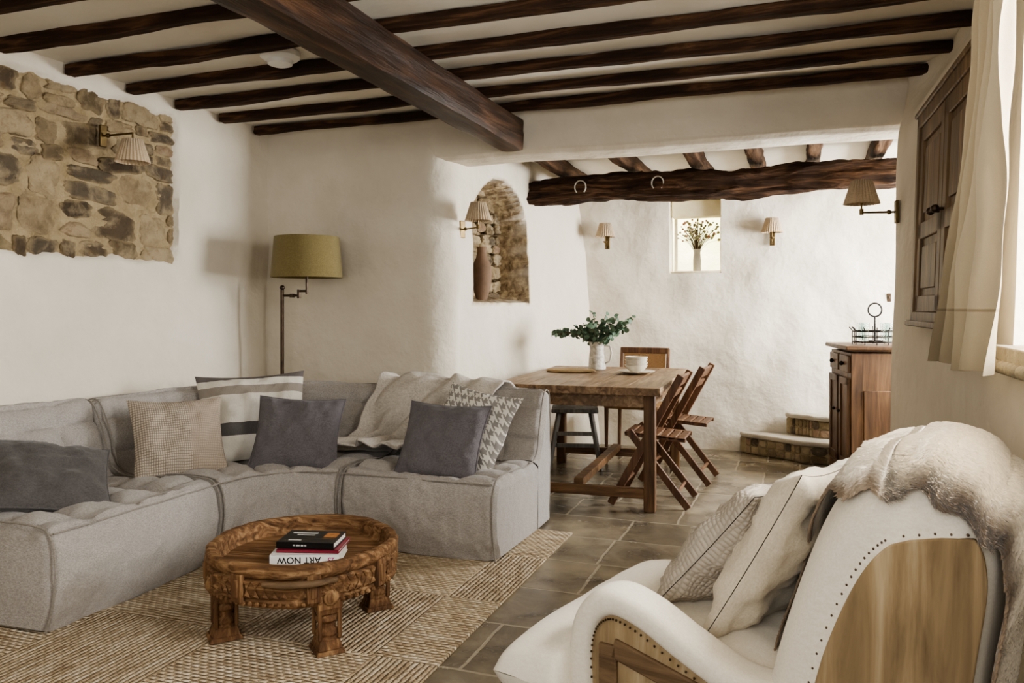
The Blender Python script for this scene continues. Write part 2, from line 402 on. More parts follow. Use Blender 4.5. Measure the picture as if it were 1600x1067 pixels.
m=M(); stones(m,rp,1.6,3.95,1.50,2.46,lambda u,v,d:Vector((-3.699+d,u,v)),.024,.07,.20,.09,.40)
st_=m.obj('exposed_stonework',MS,wl,col=True,angle=60); st_['label']='patch of exposed tan rubble stone'
cx,cy,cr=-2.42,5.06,.21
arc=[(cx+cr*math.cos(rad(-90+a)),cy+cr*math.sin(rad(-90+a))) for a in range(0,91,6)]
bp=[(-3.72,4.85)]+arc+[(-1.93,7.25)]
NY0,NY1=5.22,6.05
def arch_d(y,z):
    c=(NY0+NY1)/2; hw=(NY1-NY0)/2
    if z<1.84: return min(hw-abs(y-c), z-1.30)
    return hw-math.hypot(y-c,(z-1.84)*1.15)
def dwall_x(y): return -2.21+.28*(y-5.06)/(7.25-5.06)
def boff(s,z,p):
    o=.022*ns(p.x*1.3,p.y*1.3,z*1.2,1.4)+.007*ns(p.x,p.y,z,5)
    if p.y>5.0: o+=.22*max(0,1-z/2.3)*sstep(5.6,7.2,p.y)
    else: o+=.04*max(0,1-z/2.2)
    if p.y>5.06: o-=.30*sstep(-.01,.045,arch_d(p.y,z)+.012*ns(p.y,z,8,9))
    return o
def bst(s,z,p):
    return sstep(-.035,.005,arch_d(p.y,z)+.025*ns(p.y,z,3,12)) if p.y>5.06 else 0.0
wb=pathwall('wall_back',bp,0,2.6,.03,.03,boff,side=-1,st=bst)
m=M(); stones(m,rp,NY0-.02,NY1+.02,1.30,2.28,lambda u,v,d:Vector((dwall_x(u)-.265+.08*max(0,1-v/2.3)+d,u,v)),.03,.06,.11,.1,.26,inside=lambda u,v:arch_d(u,v)>-.06,gap=.02)
q=m.obj('niche_stonework',MS,wb,col=True,angle=60)
WX0,WX1,WZ0,WZ1=-1.11,-.66,1.555,2.22
fp=[(-2.1,7.13),(1.7,7.30)]
flen=math.hypot(3.8,.17)
def fs_(x): return (x+2.1)/3.8*flen
wf=pathwall('wall_far',fp,0,2.6,.04,.04,lambda s,z,p:.045*ns(p.x,0,z,1.1)+.024*ns(p.x,2,z,3)+.05*max(0,1-z/1.5),side=-1,hole=(fs_(WX0),fs_(WX1),WZ0,WZ1),hdepth=.34)
rp_=[(.62,-.6),(.60,2.5),(.495,4.70)]+[(.645-.15*math.cos(rad(a)),4.74+.15*math.sin(rad(a))) for a in range(0,91,10)]+[(1.7,4.92)]
wr=pathwall('wall_right',rp_,0,2.6,.045,.045,lambda s,z,p:.012*ns(p.y,p.x,z,1.5)+.06*max(0,1-z/2.2)-.17*sstep(2.15,2.5,z)*sstep(4.95,4.5,p.y),side=1,hole=(1.85,3.2,1.14,2.25),hdepth=.3)
wd=pathwall('wall_dining',[(1.6,4.9),(1.6,7.4)],0,2.6,.1,.1,lambda s,z,p:0,side=1,hole=(.5,2.0,.9,2.2),hdepth=.25)
m=M(); m.grid(lambda a,b:(-3+4.6*a,9.4+.05*ns(a*6,b*4,0),.0+3.2*b),60,40); struct(m.obj('wall_garden',MGARD))
m=M(); m.box((-1,3.4,-.05),(5.9,8.2,.1)); struct(m.obj('floor',MF,smooth=False))
m=M(); m.box((-1.4,2.15,2.57),(4.9,5.6,.06)); m.box((-.4,6.25,2.47),(4.4,2.6,.06)); struct(m.obj('ceiling',MCEIL,smooth=False))
m=M()
def lint(a,b):
    prof=[(4.86,2.62),(4.86,2.34),(4.875,2.27),(4.92,2.245),(5.0,2.24),(5.15,2.24),(5.2,2.26),(5.22,2.32),(5.22,2.62)]
    k=b*(len(prof)-1); i=min(int(k),len(prof)-2); t=k-i
    y=prof[i][0]*(1-t)+prof[i+1][0]*t; z=prof[i][1]*(1-t)+prof[i+1][1]*t; x=-2.6+3.7*a
    return (x,y+.012*ns(x,y,z,2),z+.015*ns(x,0,3,1.4))
m.grid(lint,90,32); o=m.obj('wall_lintel',MP,angle=60); struct(o); a=o.data.attributes.new('st','FLOAT','POINT')
def wframe(name,par_pts,bars,mat=MWPAINT,t=.04):
    m=M(); a,b,c,d=[Vector(p) for p in par_pts]
    for p,q in((a,b),(b,c),(c,d),(d,a)): m.bar(p,q,t,t)
    for s in bars:
        m.bar(a.lerp(b,s),d.lerp(c,s),t*.6,t*.6)
    if bars: m.bar(a.lerp(d,.5),b.lerp(c,.5),t*.6,t*.6)
    return struct(m.obj(name,mat,smooth=False,bevel=.004))
wframe('window_1',[(.86,1.26,1.16),(.86,2.58,1.16),(.86,2.58,2.23),(.86,1.26,2.23)],[.33,.66])
wframe('window_2',[(WX0+.02,7.46,WZ0+.02),(WX1-.02,7.48,WZ0+.02),(WX1-.02,7.48,WZ1-.02),(WX0+.02,7.46,WZ1-.02)],[],t=.03)
wframe('window_3',[(1.82,5.42,.92),(1.82,6.88,.92),(1.82,6.88,2.18),(1.82,5.42,2.18)],[.5])
m=M(); m.box((.70,1.93,1.12),(.37,1.42,.045)); 
for i in range(36): m.sphere((.512,1.24+i*.0395+.006*math.sin(i*5),1.088),.019,6)
o=m.obj('trim_1',MSILL,bevel=.008); struct(o)
m=M(); m.box(((WX0+WX1)/2,7.36,2.14),(.44,.16,.15)); m.box(((WX0+WX1)/2,7.36,1.565),(.44,.3,.02)); o=m.obj('trim_2',simple('pale_limestone','ded0a8','ede3c6',8,.9,.5,30,.008),bevel=.01); struct(o)
# ---------------- beams ----------------
def rough_beam(m,L,w,h,seed,amp=.006,ax='x',n=40,sq=7,sag=1.5):
    PP=32
    def fn(a,b):
        b4=b*4; i=int(b4)%4 if b<1 else 0; t=b4-int(b4)
        c=[(-1,-1),(1,-1),(1,1),(-1,1)]; p=c[i]; q=c[(i+1)%4]
        y=(p[0]*(1-t)+q[0]*t); z=(p[1]*(1-t)+q[1]*t); r=1/((abs(y)**sq+abs(z)**sq)**(1/sq)); y*=r*w/2; z*=r*h/2
        x=(a-.5)*L; f=1+.5*abs(ns(x+seed,y*3,z*3,6)); y+=amp*f*ns(x+seed,y*6,z*6,2.2)+amp*sag*ns(x+seed,0,0,.9)+amp*.5*ns(x+seed,y*9,z*9,7); z+=amp*f*ns(x+seed,y*6,z*6+9,2.2)+amp*.5*ns(x+seed,y*9,z*9+4,7)+amp*sag*.7*ns(x+seed,5,0,1.1)
        return (x,y,z) if ax=='x' else (y,x,z)
    o=m.grid(fn,n,PP)
    m.f.append(tuple(o+j*(n+1) for j in range(PP))); m.mi.append(0); m.f.append(tuple(o+j*(n+1)+n for j in range(PP-1,-1,-1))); m.mi.append(0)
for i,y in enumerate([.8,1.19,1.58,1.98,2.37,2.76,3.15,3.55,3.93,4.33,4.68]):
    m=M(); rough_beam(m,4.36,.072,.056,i*7.3,.009,'x',130,5,1.0); o=m.obj('ceiling_joist',MBEAM,angle=50); o.location=(-1.455,y,2.508+.003*math.sin(i*3))
    tag(o,'dark-stained rough timber joist running under the white ceiling','beam','ceiling joists')
m=M(); rough_beam(m,5.4,.155,.195,3,.007,'y',110,18,1.0); o=m.obj('ceiling_beam',MBEAMY,angle=50); o.location=(-1.762,2.14,2.363); tag(o,'large square dark brown timber beam crossing under the joists','beam')
m=M(); rough_beam(m,3.6,.19,.19,21,.036,'x',160,5); o=m.obj('lintel_beam',MOLD,angle=50); o.location=(-.42,6.2,2.205); tag(o,'rough gnarled weathered old oak beam over the dining area','beam')
for i,x in enumerate([-1.82,-1.27,-.75,-.32,.09,.52]):
    m=M(); rough_beam(m,2.0,.1,.12,i*5+60,.014,'y',40); o=m.obj('dining_joist',MOLDY,angle=50); o.location=(x,6.22,2.385)
    tag(o,'short weathered oak joist resting over the old beam','beam','short joists of the dining area')
# ---------------- rug ----------------
m=M(); m.box((0,0,.006),(2.5,2.95,.012)); o=m.obj('rug',MR,smooth=False,bevel=.004); o.location=(-2.43,2.745,0); tag(o,'large natural braided jute rug with patchwork weave','rug')
# ---------------- sofa ----------------
sofa=thing('sectional_sofa','grey linen low modular corner sofa with quilted seats','sofa',(-2.25,3.15,.013))
SEATP=[(.03,0,0),(.0,.1,0),(-.018,.22,0),(-.010,.32,0),(.014,.375,.0),(.055,.402,.6),(.2,.408,1),(.38,.395,1),(.55,.382,1),(.655,.385,.5)]
BACKP=[(.63,.38,.4),(.665,.42,.7),(.70,.51,1),(.735,.61,1),(.77,.69,.8),(.805,.745,.3),(.85,.76,0),(.895,.74,0),(.915,.65,0),(.92,.4,0),(.91,.15,0),(.90,0,0)]
def sofa_surf(m,prof,mapfn,W,nw,cols,close,seed):
    pr=crom([(a,b,c) for a,b,c in prof],8); n=len(pr); nr=[]
    L=[0]
    for i in range(1,n): L.append(L[-1]+math.hypot(pr[i].x-pr[i-1].x,pr[i].y-pr[i-1].y))
    for i in range(n):
        a=pr[max(i-1,0)];b=pr[min(i+1,n-1)]; tx,ty=b.x-a.x,b.y-a.y; l=math.hypot(tx,ty); nr.append((-ty/l,tx/l))
    vs=[]
    for i in range(n):
        for j in range(nw+1):
            w=j/nw; e=min(w,1-w)*W; rd=-.034*(1-min(1,e/.045))**2
            ph=w*cols+.05*ns(L[i]*3,w*3,seed,1); rr=L[i]/.185+.3+.05*ns(w*3,L[i]*3,seed+4,1)
            pf=(abs(math.sin(math.pi*ph))**.4)*(abs(math.sin(math.pi*rr))**.4)
            wr=.012*abs(ns(pr[i].x*6+seed,pr[i].y*6,w*W*6,2.0))+.005*abs(ns(pr[i].x*16+seed,pr[i].y*16,w*W*10,2.0))
            sagz=.014*math.sin(math.pi*w)*(1 if pr[i].z>.5 and pr[i].y<.45 else 0)
            d=rd+pr[i].z*.046*(pf-.7)+.014*ns(pr[i].x*4+seed,pr[i].y*4,w*W*4,1.6)-wr+.022*math.sin(math.pi*w)*(pr[i].z<.05)-sagz
            vs.append(mapfn(pr[i].x+nr[i][0]*d,max(0,pr[i].y+nr[i][1]*d),w))
    o=m.add(vs,[(i*(nw+1)+j,i*(nw+1)+j+1,(i+1)*(nw+1)+j+1,(i+1)*(nw+1)+j) for i in range(n-1) for j in range(nw)])
    for j in (0,nw):
        f=[o+i*(nw+1)+j for i in range(n)]
        k=len(m.v); m.v.append(Vector(mapfn(close,0,j/nw))); m.c.append((1,1,1,1)); f.append(k)
        m.f.append(tuple(f)); m.mi.append(0)
maps={'L':(lambda t,z,w:(-.41-t,-.94+.935*w,z),.935,4),'C':(lambda t,z,w:((-.41-t)*math.cos(w*math.pi/2),(.41+t)*math.sin(w*math.pi/2),z),1.1,5),'R':(lambda t,z,w:(.005+.865*w,.41+t,z),.865,4)}
for k,(mf,W,cols) in maps.items():
    m=M(); sofa_surf(m,SEATP,mf,W,80,cols,.655,ord(k)); m.obj('seat',MLINEN,sofa,angle=60)
    m=M(); sofa_surf(m,BACKP,mf,W,80,cols,.64,ord(k)+3); m.obj('backrest',MLINEN,sofa,angle=60)
    m=M()
    full=[(a,b) for a,b,_ in SEATP[:-1]]+[(a,b) for a,b,_ in BACKP[1:]]
    fp3=crom([(a,b,0) for a,b in full],5)
    for w in(0.014,.986): m.tube([mf(p.x,p.y-.004+.004*ns(p.x*5,p.y*5,w*9),w) for p in fp3],.004,6)
    m.tube([mf(-.008+.004*ns(i*.2,0,ord(k)),.380+.005*ns(i*.25,3,ord(k)),.014+.972*i/30) for i in range(31)],.004,6)
    m.tube([mf(.85,.758,.014+.972*i/30) for i in range(31)],.004,6)
    m.obj('piping',MPIPE,sofa)
def pillow_mesh(m,w,h,t,seed,n=30):
    def f(sg):
        def g(a,b):
            x=2*a-1;y=2*b-1
            th=t/2*(max(0,(1-abs(x)**2.6)*(1-abs(y)**2.6)))**.55
            px=x*w/2*(1-.09*(1-y*y)*abs(x)**3); py=y*h/2*(1-.09*(1-x*x)*abs(y)**3)
            k=min(1,th/(t*.2))
            wr=.018*ns(x*2+seed,y*2,sg,1.5)*k + .011*ns(x*2+seed,y*2,sg*3,4)*k
            return (px,py,sg*(th+.001)+wr)
        return g
    m.grid(f(1),n,n); m.grid(f(-1),n,n)
    k=len(m.f)//2; m.f=m.f[:k]+[tuple(reversed(q)) for q in m.f[k:]]
def pillow(name,loc,yaw,th,roll,w,h,t,mat,label,seed,piping=None):
    m=M(); pillow_mesh(m,w,h,t,seed)
    if piping is not None:
        m.m=1; pts=[]
        for i in range(61):
            s=i/60*4; k=int(s)%4; q=s-int(s); 
            if i==60:k=0;q=0
            c=[(-1,-1),(1,-1),(1,1),(-1,1)]; a=c[k];b=c[(k+1)%4]; x=a[0]*(1-q)+b[0]*q;y=a[1]*(1-q)+b[1]*q
            pts.append((x*w/2*(1-.09*(1-y*y)*abs(x)**3),y*h/2*(1-.09*(1-x*x)*abs(y)**3),0))
        m.tube(pts,.005,6)
    o=m.obj(name,[mat,piping or mat],angle=75)
    o.matrix_world=Matrix.Translation(loc)@Matrix.Rotation(rad(yaw),4,'Z')@Matrix.Rotation(rad(th),4,'X')@Matrix.Rotation(rad(roll),4,'Z')
    return tag(o,label,'cushion')
pillow('throw_pillow',(-3.10,2.57,.51),78,28,-26,.52,.50,.15,MDGREY,'charcoal grey linen cushion lying tilted on the sofa seat',1,MDGREY)
pillow('throw_pillow',(-3.06,3.31,.560),58,62,-2,.48,.46,.15,MCHUNK,'beige and taupe chunky woven cushion on the sofa',2)
pillow('throw_pillow',(-3.0,3.83,.610),40,66,2,.62,.54,.14,MSTRIPE,'large striped wool cushion in cream, charcoal and taupe',3)
pillow('throw_pillow',(-2.61,3.71,.550),24,60,-3,.48,.44,.15,MGREY,'slate grey linen cushion resting against the striped cushion',4,MGREY)
pillow('throw_pillow',(-1.77,3.79,.545),4,58,-2,.46,.44,.15,MGREY,'slate grey linen cushion in front of a patterned cushion',5,MGREY)
pillow('throw_pillow',(-1.69,3.97,.575),-12,62,-8,.5,.5,.13,MHOUND,'white and grey houndstooth patterned cushion',6)
m=M(); bl=[(.94,.45),(.95,.62),(.93,.755),(.87,.79),(.80,.775),(.745,.70),(.70,.59),(.665,.48),(.60,.44),(.48,.44),(.36,.445)]
blp=crom([(a,b,0) for a,b in bl],6)
def blf(a,b):
    i=b*(len(blp)-1); k=min(int(i),len(blp)-2); q=blp[k].lerp(blp[k+1],i-k)
    s=sstep(.35,1,b); x0=-2.44*(1-s)-2.56*s; x1=-1.64*(1-s)-2.08*s
    x=x0+(x1-x0)*a+.04*ns(a*3,b*4,2,1.5)
    fk=1-.6*sstep(.6,.95,a)*(1 if b<.5 else 0)
    fold=((.5+.5*math.sin(a*21+4*b+3*ns(a,b,0,3)))*.045+.04*abs(ns(a*2,b*3,1,2.2)))*fk
    t=q.x; z=q.y
    if b>.2: t-=fold*.9; z+=fold*.8
    else: t+=fold*.5; z+=fold*.3
    rr=.41+t; y=3.15+(math.sqrt(max(.01,rr*rr-(x+2.25)**2)) if x<-2.25 else rr)
    return (x,y,z+.013)
m.grid(blf,90,80); o=m.obj('throw_blanket',fabric('cream_wool','a89f94','ccc4b9',160,bump=.9,folds=.5),angle=80,solid=.012); tag(o,'cream wool throw blanket draped over the sofa back','blanket')
# ---------------- coffee table ----------------
ct=thing('coffee_table','round carved antique wooden low table with raised rim','coffee table',(-1.84,2.66,.013),12)
m=M()
m.lathe([(0.001,.17),(.30,.17),(.335,.175),(.348,.19),(.352,.2),(.345,.207),(.35,.215),(.352,.27),(.345,.277),(.356,.284),(.364,.30),(.362,.322),(.352,.331),(.332,.331),(.322,.322),(.318,.272),(.312,.264),(.001,.262)],n=128,fn=lambda a,z:1+.012*math.sin(a*5+1)+.006*math.sin(a*13)+.006*math.sin(a*29+z*40)+.008*ns(math.cos(a)*3,math.sin(a)*3,z*20,1.5))
m.obj('tabletop',MCARV,ct,angle=30)
m=M()
for i in range(64):
    a=2*math.pi*i/64; c,s=math.cos(a),math.sin(a); r0=.353; hw=.5*2*math.pi*r0/64
    tx,ty=-s,c
    for (za,zb) in((.214,.244),(.272,.246)):
        m.add([(c*r0-tx*hw,s*r0-ty*hw,za),(c*r0+tx*hw,s*r0+ty*hw,za),(c*r0,s*r0,zb),(c*(r0+.009),s*(r0+.009),(2*za+zb)/3)],[(0,1,3),(1,2,3),(2,0,3)])
for i in range(80):
    a=2*math.pi*i/80; m.sphere((math.cos(a)*.353,math.sin(a)*.353,.193),.009,6)
m.obj('carved_band',MCARV,ct,smooth=False)
for a in (20,65,110,155,200,245,290,335):
    m=M(); a_=rad(a+8); rot=Matrix.Rotation(a_,3,'Z'); m.box(rot@Vector((.357,0,.245)),(.020,.05,.10),rot)
    m.box(rot@Vector((.366,0,.245)),(.012,.022,.065),rot); m.obj('carved_block',MCARVZ,ct,bevel=.004)
def ct_leg():
    m=M()
    m.box((0,0,.205),(.10,.09,.09)); m.box((0,0,.15),(.080,.078,.022),top=1.15)
    m.lathe([(.001,.155),(.036,.15),(.03,.138),(.040,.125),(.042,.115),(.030,.105),(.028,.09),(.038,.078),(.042,.066),(.036,.056),(.046,.046),(.001,.044)],(0,0,0),20)
    m.box((0,0,.032),(.10,.09,.034),top=.8); m.box((0,0,.008),(.12,.105,.016),top=.9)
    m.lathe([(.001,.0),(.028,.0),(.03,.006),(.02,.012),(.012,.018),(.001,.02)],(.05,0,.205),12,axis='x')
    for sx in(-1,1):
        for y in(-1,1): m.box((sx*.036,y*.036,.11),(.014,.014,.12))
    return m
for i,a in enumerate([38,128,218,308]):
    o=ct_leg().obj('leg',MCARVZ,ct,bevel=.005); o.location=(.30*math.cos(rad(a)),.30*math.sin(rad(a)),0); o.rotation_euler=(0,0,rad(a))
m=M(); m.tube([(.0,-.365,.27),(.08,-.375,.272),(.18,-.35,.275),(.25,-.305,.28)],[.009,.012,.012,.010],10)
m.obj('handle',MCHDARK,ct)
def book(name,loc,rz,w,d,h,cm,label,texts,pics=()):
    e=thing(name,label,'book',loc,rz)
    m=M(); m.box((0,0,.0015),(w,d,.003)); m.box((0,0,h-.0015),(w,d,.003)); m.box((0,-d/2+.0015,h/2),(w,.003,h)); m.obj('cover',cm,e,smooth=False,bevel=.0008)
    m=M(); m.box((0,.0005,h/2),(w-.008,d-.007,h-.006)); m.obj('pages',MPAPER,e,smooth=False)
    for (x,y,a,b,mt) in pics:
        m=M(); m.box((x,y,h+.0003),(a,b,.0006)); m.obj('cover_print',mt,e,smooth=False)
    for (tx,size,x,z,face,tm,flip) in texts:
        c=bpy.data.curves.new('lettering','FONT'); c.body=tx; c.size=size; c.align_x='CENTER'; c.align_y='CENTER'; c.extrude=.0002; c.offset=size*.012
        tmp=bpy.data.objects.new('tmp_text',c); sc.collection.objects.link(tmp); bpy.context.view_layer.update()
        me=bpy.data.meshes.new_from_object(tmp.evaluated_get(bpy.context.evaluated_depsgraph_get())); bpy.data.objects.remove(tmp); me.materials.clear(); me.materials.append(tm)
        o=bpy.data.objects.new('lettering',me); sc.collection.objects.link(o); o.parent=e
        if face=='spine': o.matrix_local=Matrix.Translation((x,-d/2-.0006,z))@Matrix.Rotation(rad(90),4,'X')@Matrix.Rotation(rad(180 if flip else 0),4,'Z')
        else: o.matrix_local=Matrix.Translation((x,z,h+.0004))@Matrix.Rotation(rad(180 if flip else 0),4,'Z')
    return e
bz=.013+.266
book('book',(-1.79,2.625,bz),22,.26,.19,.040,MWHITEP,'thick white art book lying under two other books',[('ART NOW',.034,-.02,.021,'spine',MBLACK,True),('25',.026,.10,.021,'spine',MMAG,True)])
book('book',(-1.78,2.64,bz+.041),17,.24,.175,.012,MRED,'thin crimson-edged book between two larger books',[])
book('book',(-1.79,2.64,bz+.054),15,.225,.165,.024,MBLACK,'black hardback book with small colour picture on its cover',[('ııı ıııı ıııııı ııı',.012,-.02,.012,'spine',MWHITEP,True)],[(.072,.025,.05,.06,MRUST),(.072,-.025,.05,.018,MCHDARK),(-.04,.045,.10,.012,MWHITEP),(-.03,.02,.07,.006,MWHITEP),(-.05,-.05,.05,.008,MWHITEP)])
# ---------------- floor lamp ----------------
fl=thing('floor_lamp','dark metal floor lamp with olive linen drum shade','lamp',(-3.36,4.60,0))
m=M(); m.lathe([(.001,0),(.13,0),(.13,.012),(.12,.02),(.02,.028),(.001,.03)],n=32); m.obj('base',MBRONZE,fl)
m=M(); m.tube([(0,0,.02),(0,0,1.37)],.013,10); m.sphere((0,0,1.385),.018,8); m.obj('pole',MBRONZE,fl)
m=M(); m.tube([(0,0,1.33),(.15,-.02,1.33)],.008,8); m.tube([(.15,-.02,1.31),(.15,-.02,1.37)],.013,8); m.tube([(.15,-.02,1.36),(.22,-.03,1.36)],.008,8); m.tube([(.22,-.03,1.34),(.22,-.03,1.50)],.009,8); m.box((.09,-.012,1.33),(.03,.02,.025)); m.obj('swing_arm',MBRONZE,fl)
m=M(); m.lathe([(.237,1.45),(.239,1.45),(.215,1.725),(.213,1.725),(.235,1.45)],(.22,-.03,0),n=48); m.obj('lamp_shade',MOLIVE,fl)
# ---------------- sconces ----------------
def sconce(loc,rz,reach,label,style='arm'):
    e=thing('wall_sconce',label,'wall light',loc,rz,'pleated wall sconces')
    m=M(); m.box((0,-.008,0),(.045,.016,.12)); m.obj('backplate',MBRASS,e,bevel=.004)
    m=M(); z0=0
    if style=='arm':
        m.tube([(0,-.015,0),(0,-.05,0),(0,-reach*.5,.0),(0,-reach,.0),(0,-reach,.05)],.006,8); m.sphere((0,-.045,0),.013,8); m.tube([(0,-reach,-.012),(0,-reach,.02)],.011,8)
    elif style=='hang':
        m.tube([(0,-.015,0),(0,-.05,0),(0,-reach*.5,.0),(0,-reach,.0),(0,-reach,-.05)],.006,8); m.sphere((0,-.045,0),.013,8); z0=-.205
    else:
        m.tube([(0,-.012,-.03),(0,-reach*.6,-.05),(0,-reach,-.03),(0,-reach,.06)],.006,8); m.lathe([(.008,-.01),(.02,.0),(.022,.006),(.01,.008)],(0,-reach,.0),10)
    m.obj('arm',MBRASS,e)
    m=M()
    m.lathe([(.088,.045),(.05,.17),(.047,.17),(.085,.045)],(0,-reach,z0),n=192,fn=lambda a,z:1+.05*math.cos(a*28)); m.obj('lamp_shade',MSHADE,e,angle=80)
    return e
sconce((-3.645,3.36,2.20),90,.22,'brass wall light with hanging pleated cream shade on exposed stone','hang')
sconce((-2.215,5.06,1.79),60,.19,'brass wall light with pleated shade beside the arched niche')
sconce((-1.66,7.115,1.84),0,.09,'small brass wall light with pleated shade on the dining wall','c')
sconce((-.23,7.185,1.84),0,.09,'small brass wall light with pleated shade by the little window','c')
sconce((.48,4.60,1.75),-82,.18,'brass swing-arm wall light with pleated shade on the pier')
# ---------------- dining table ----------------
dt=thing('dining_table','rustic reclaimed pine plank dining table','table',(-1.34,5.5,0),2)
TW,TL=1.06,1.62
m=M()
for i in range(5): m.box((-TW/2+TW/5*(i+.5),0,.745),(TW/5-.003,TL-.2,.045))
for s in(-1,1): m.box((0,s*(TL/2-.05),.745),(TW,.097,.048))
m.obj('tabletop',MTABLE,dt,bevel=.004)
m=M()
for s in(-1,1): m.box((s*.45,0,.675),(.025,TL-.3,.08)); m.box((0,s*(TL/2-.14),.675),(.88,.03,.08))
m.obj('apron',MTABLE,dt,bevel=.003)
for sx in(-1,1):
    for sy in(-1,1):
        m=M(); m.box((sx*.45,sy*(TL/2-.14),.36),(.07,.065,.72)); m.obj('leg',MTABLEZ,dt,bevel=.006)
m=M()
for s in(-1,1): m.box((0,s*(TL/2-.14),.11),(.86,.045,.06)); 
m.box((0,0,.15),(.06,TL-.3,.05)); m.obj('stretcher',MTABLEX,dt,bevel=.004)
# ---------------- folding chairs ----------------
fc=thing('folding_chair','brown wooden folding chair with slatted seat tucked at the table','chair',(-.86,5.14,0),0,'folding dining chairs')
W2=.21
for s in(-1,1):
    m=M(); m.bar((-.27,s*W2,0.01),(.17,s*W2,.83),.046,.026,(0,1,0)); m.obj('back_post',MCHAIR,fc,bevel=.004)
    m=M(); m.bar((.21,s*(W2-.03),.01),(-.16,s*(W2-.03),.47),.044,.024,(0,1,0)); m.obj('leg',MCHAIR,fc,bevel=.004)
m=M()
for i in range(7): m.box((-.17+.055*i,0,.455-.004*i),(.045,2*W2-.09,.014))
for s in(-1,1): m.box((-.0,s*(W2-.055),.437),(.38,.02,.026),Matrix.Rotation(rad(4),3,'Y'))
m.obj('seat',MCHAIR,fc,bevel=.003)
m=M()
for (x,z,h) in((.147,.785,.08),(.101,.70,.05)): m.box((x,0,z),(.018,2*W2,h),Matrix.Rotation(rad(28),3,'Y'))
m.obj('backrest',MCHAIR,fc,bevel=.003)
m=M(); m.tube([(-.208,-W2,.125),(-.208,W2,.125)],.011,8); m.obj('crossbar',MCHAIR,fc)
m=M(); m.tube([(.14,-W2+.03,.095),(.14,W2-.03,.095)],.011,8); m.obj('crossbar',MCHAIR,fc)
copy_tree(fc,(-.80,5.86,0),-3)
cc=thing('cane_chair','wooden dining chair with woven cane back at the table head','chair',(-1.26,6.46,0),-4)
for s in(-1,1):
    m=M(); m.tube([(s*.2,.16,0),(s*.2,.19,.45),(s*.2,.25,.9)],[.014,.017,.014],8); m.obj('back_post',MCHAIR,cc)
    m=M(); m.tube([(s*.2,-.2,0),(s*.2,-.2,.44)],[.013,.018],8); m.obj('leg',MCHAIR,cc)
m=M(); m.box((0,0,.45),(.44,.42,.03)); m.obj('seat',MCANE,cc,bevel=.008)
m=M(); m.box((0,.247,.885),(.42,.024,.05)); m.box((0,.215,.66),(.4,.02,.03)); m.obj('back_rail',MCHAIR,cc,bevel=.005)
m=M(); m.box((0,.231,.77),(.36,.008,.19),Matrix.Rotation(rad(-8),3,'X')); m.obj('cane_panel',MCANE,cc)
gs=thing('wooden_stool','grey painted splay-legged wooden stool under the table','stool',(-1.66,6.0,0),15)
m=M(); m.box((0,0,.455),(.36,.3,.03)); m.obj('seat',MGSTOOL,gs,bevel=.008)
for sx in(-1,1):
    for sy in(-1,1):
        m=M(); m.bar((sx*.2,sy*.15,0),(sx*.12,sy*.1,.45),.03,.03); m.obj('leg',MGSTOOL,gs,bevel=.003)
m=M()
for s in(-1,1): m.bar((s*.17,-.13,.17),(s*.17,.13,.17),.02,.03)
m.bar((-.165,0,.17),(.165,0,.17),.02,.03); m.bar((-.15,-.12,.28),(.15,-.12,.28),.02,.03); m.obj('stretcher',MGSTOOL,gs)
# ---------------- table items ----------------
TZ=.770
e=thing('eucalyptus_jug','grey-white speckled pitcher of green eucalyptus sprigs on the dining table','vase',(-1.47,5.95,TZ))
m=M(); m.lathe([(.001,0),(.06,0),(.068,.01),(.062,.1),(.055,.16),(.058,.2),(.064,.215),(.06,.215),(.05,.16),(.055,.05),(.001,.02)],n=32); m.obj('jug_body',MJUG,e)
m=M(); m.tube([(.055,0,.19),(.10,0,.185),(.112,0,.13),(.10,0,.07),(.06,0,.045)],.008,8); m.obj('handle',MJUG,e)
m=M(); rs=random.Random(5); leaf=M()
for i in range(28):
    a=rs.uniform(0,6.28); L=rs.uniform(.18,.34); sp=rs.uniform(.25,1.0)
    if i<6: a=math.pi+rs.uniform(-.4,.4); sp=1.0; L=rs.uniform(.32,.40)
    if 6<=i<12: a=rs.uniform(-.4,.4); sp=.85; L=rs.uniform(.30,.40)
    pts=[Vector((0,0,.15))]
    for k in range(1,8):
        t=k/7; pts.append(Vector((math.cos(a)*sp*L*t*.85,math.sin(a)*sp*L*t*.85,.17+L*(t*(1.05-sp*.25)-.45*sp*t*t*(1.2 if i<6 else .7)))))
    m.tube(pts,[.0028]*8,5)
    for k in range(2,8):
        for q in range(3):
            p=pts[k]+Vector((rs.uniform(-.022,.022),rs.uniform(-.02,.02),rs.uniform(-.022,.022))); r=rs.uniform(.013,.020)
            n=Vector((rs.uniform(-1,1),rs.uniform(-1.2,.6),rs.uniform(-.6,1))).normalized(); u=n.orthogonal().normalized(); w=n.cross(u)
            leaf.add([p+n*.004]+[p+(u*math.cos(b)*1.15+w*math.sin(b))*r for b in [2*math.pi*z/8 for z in range(8)]],[(0,1+z,1+(z+1)%8) for z in range(8)])
m.obj('stem',MSTEM,e)['kind']='stuff'; leaf.obj('leaves',MLEAF,e)['kind']='stuff'
m=M(); m.lathe([(.001,0),(.15,0),(.158,.008),(.15,.016),(.001,.014)],n=40); o=m.obj('wicker_placemat',MWICK); o.location=(-1.62,5.74,TZ); o.scale=(1.2,.9,1); tag(o,'round woven wicker mat on the dining table','placemat')
m=M(); m.lathe([(.001,0),(.07,0),(.11,.012),(.135,.02),(.133,.023),(.1,.016),(.001,.006)],n=40); o=m.obj('plate',MCERAM); o.location=(-1.12,5.70,TZ); tag(o,'cream ceramic plate beneath stacked bowls','plate')
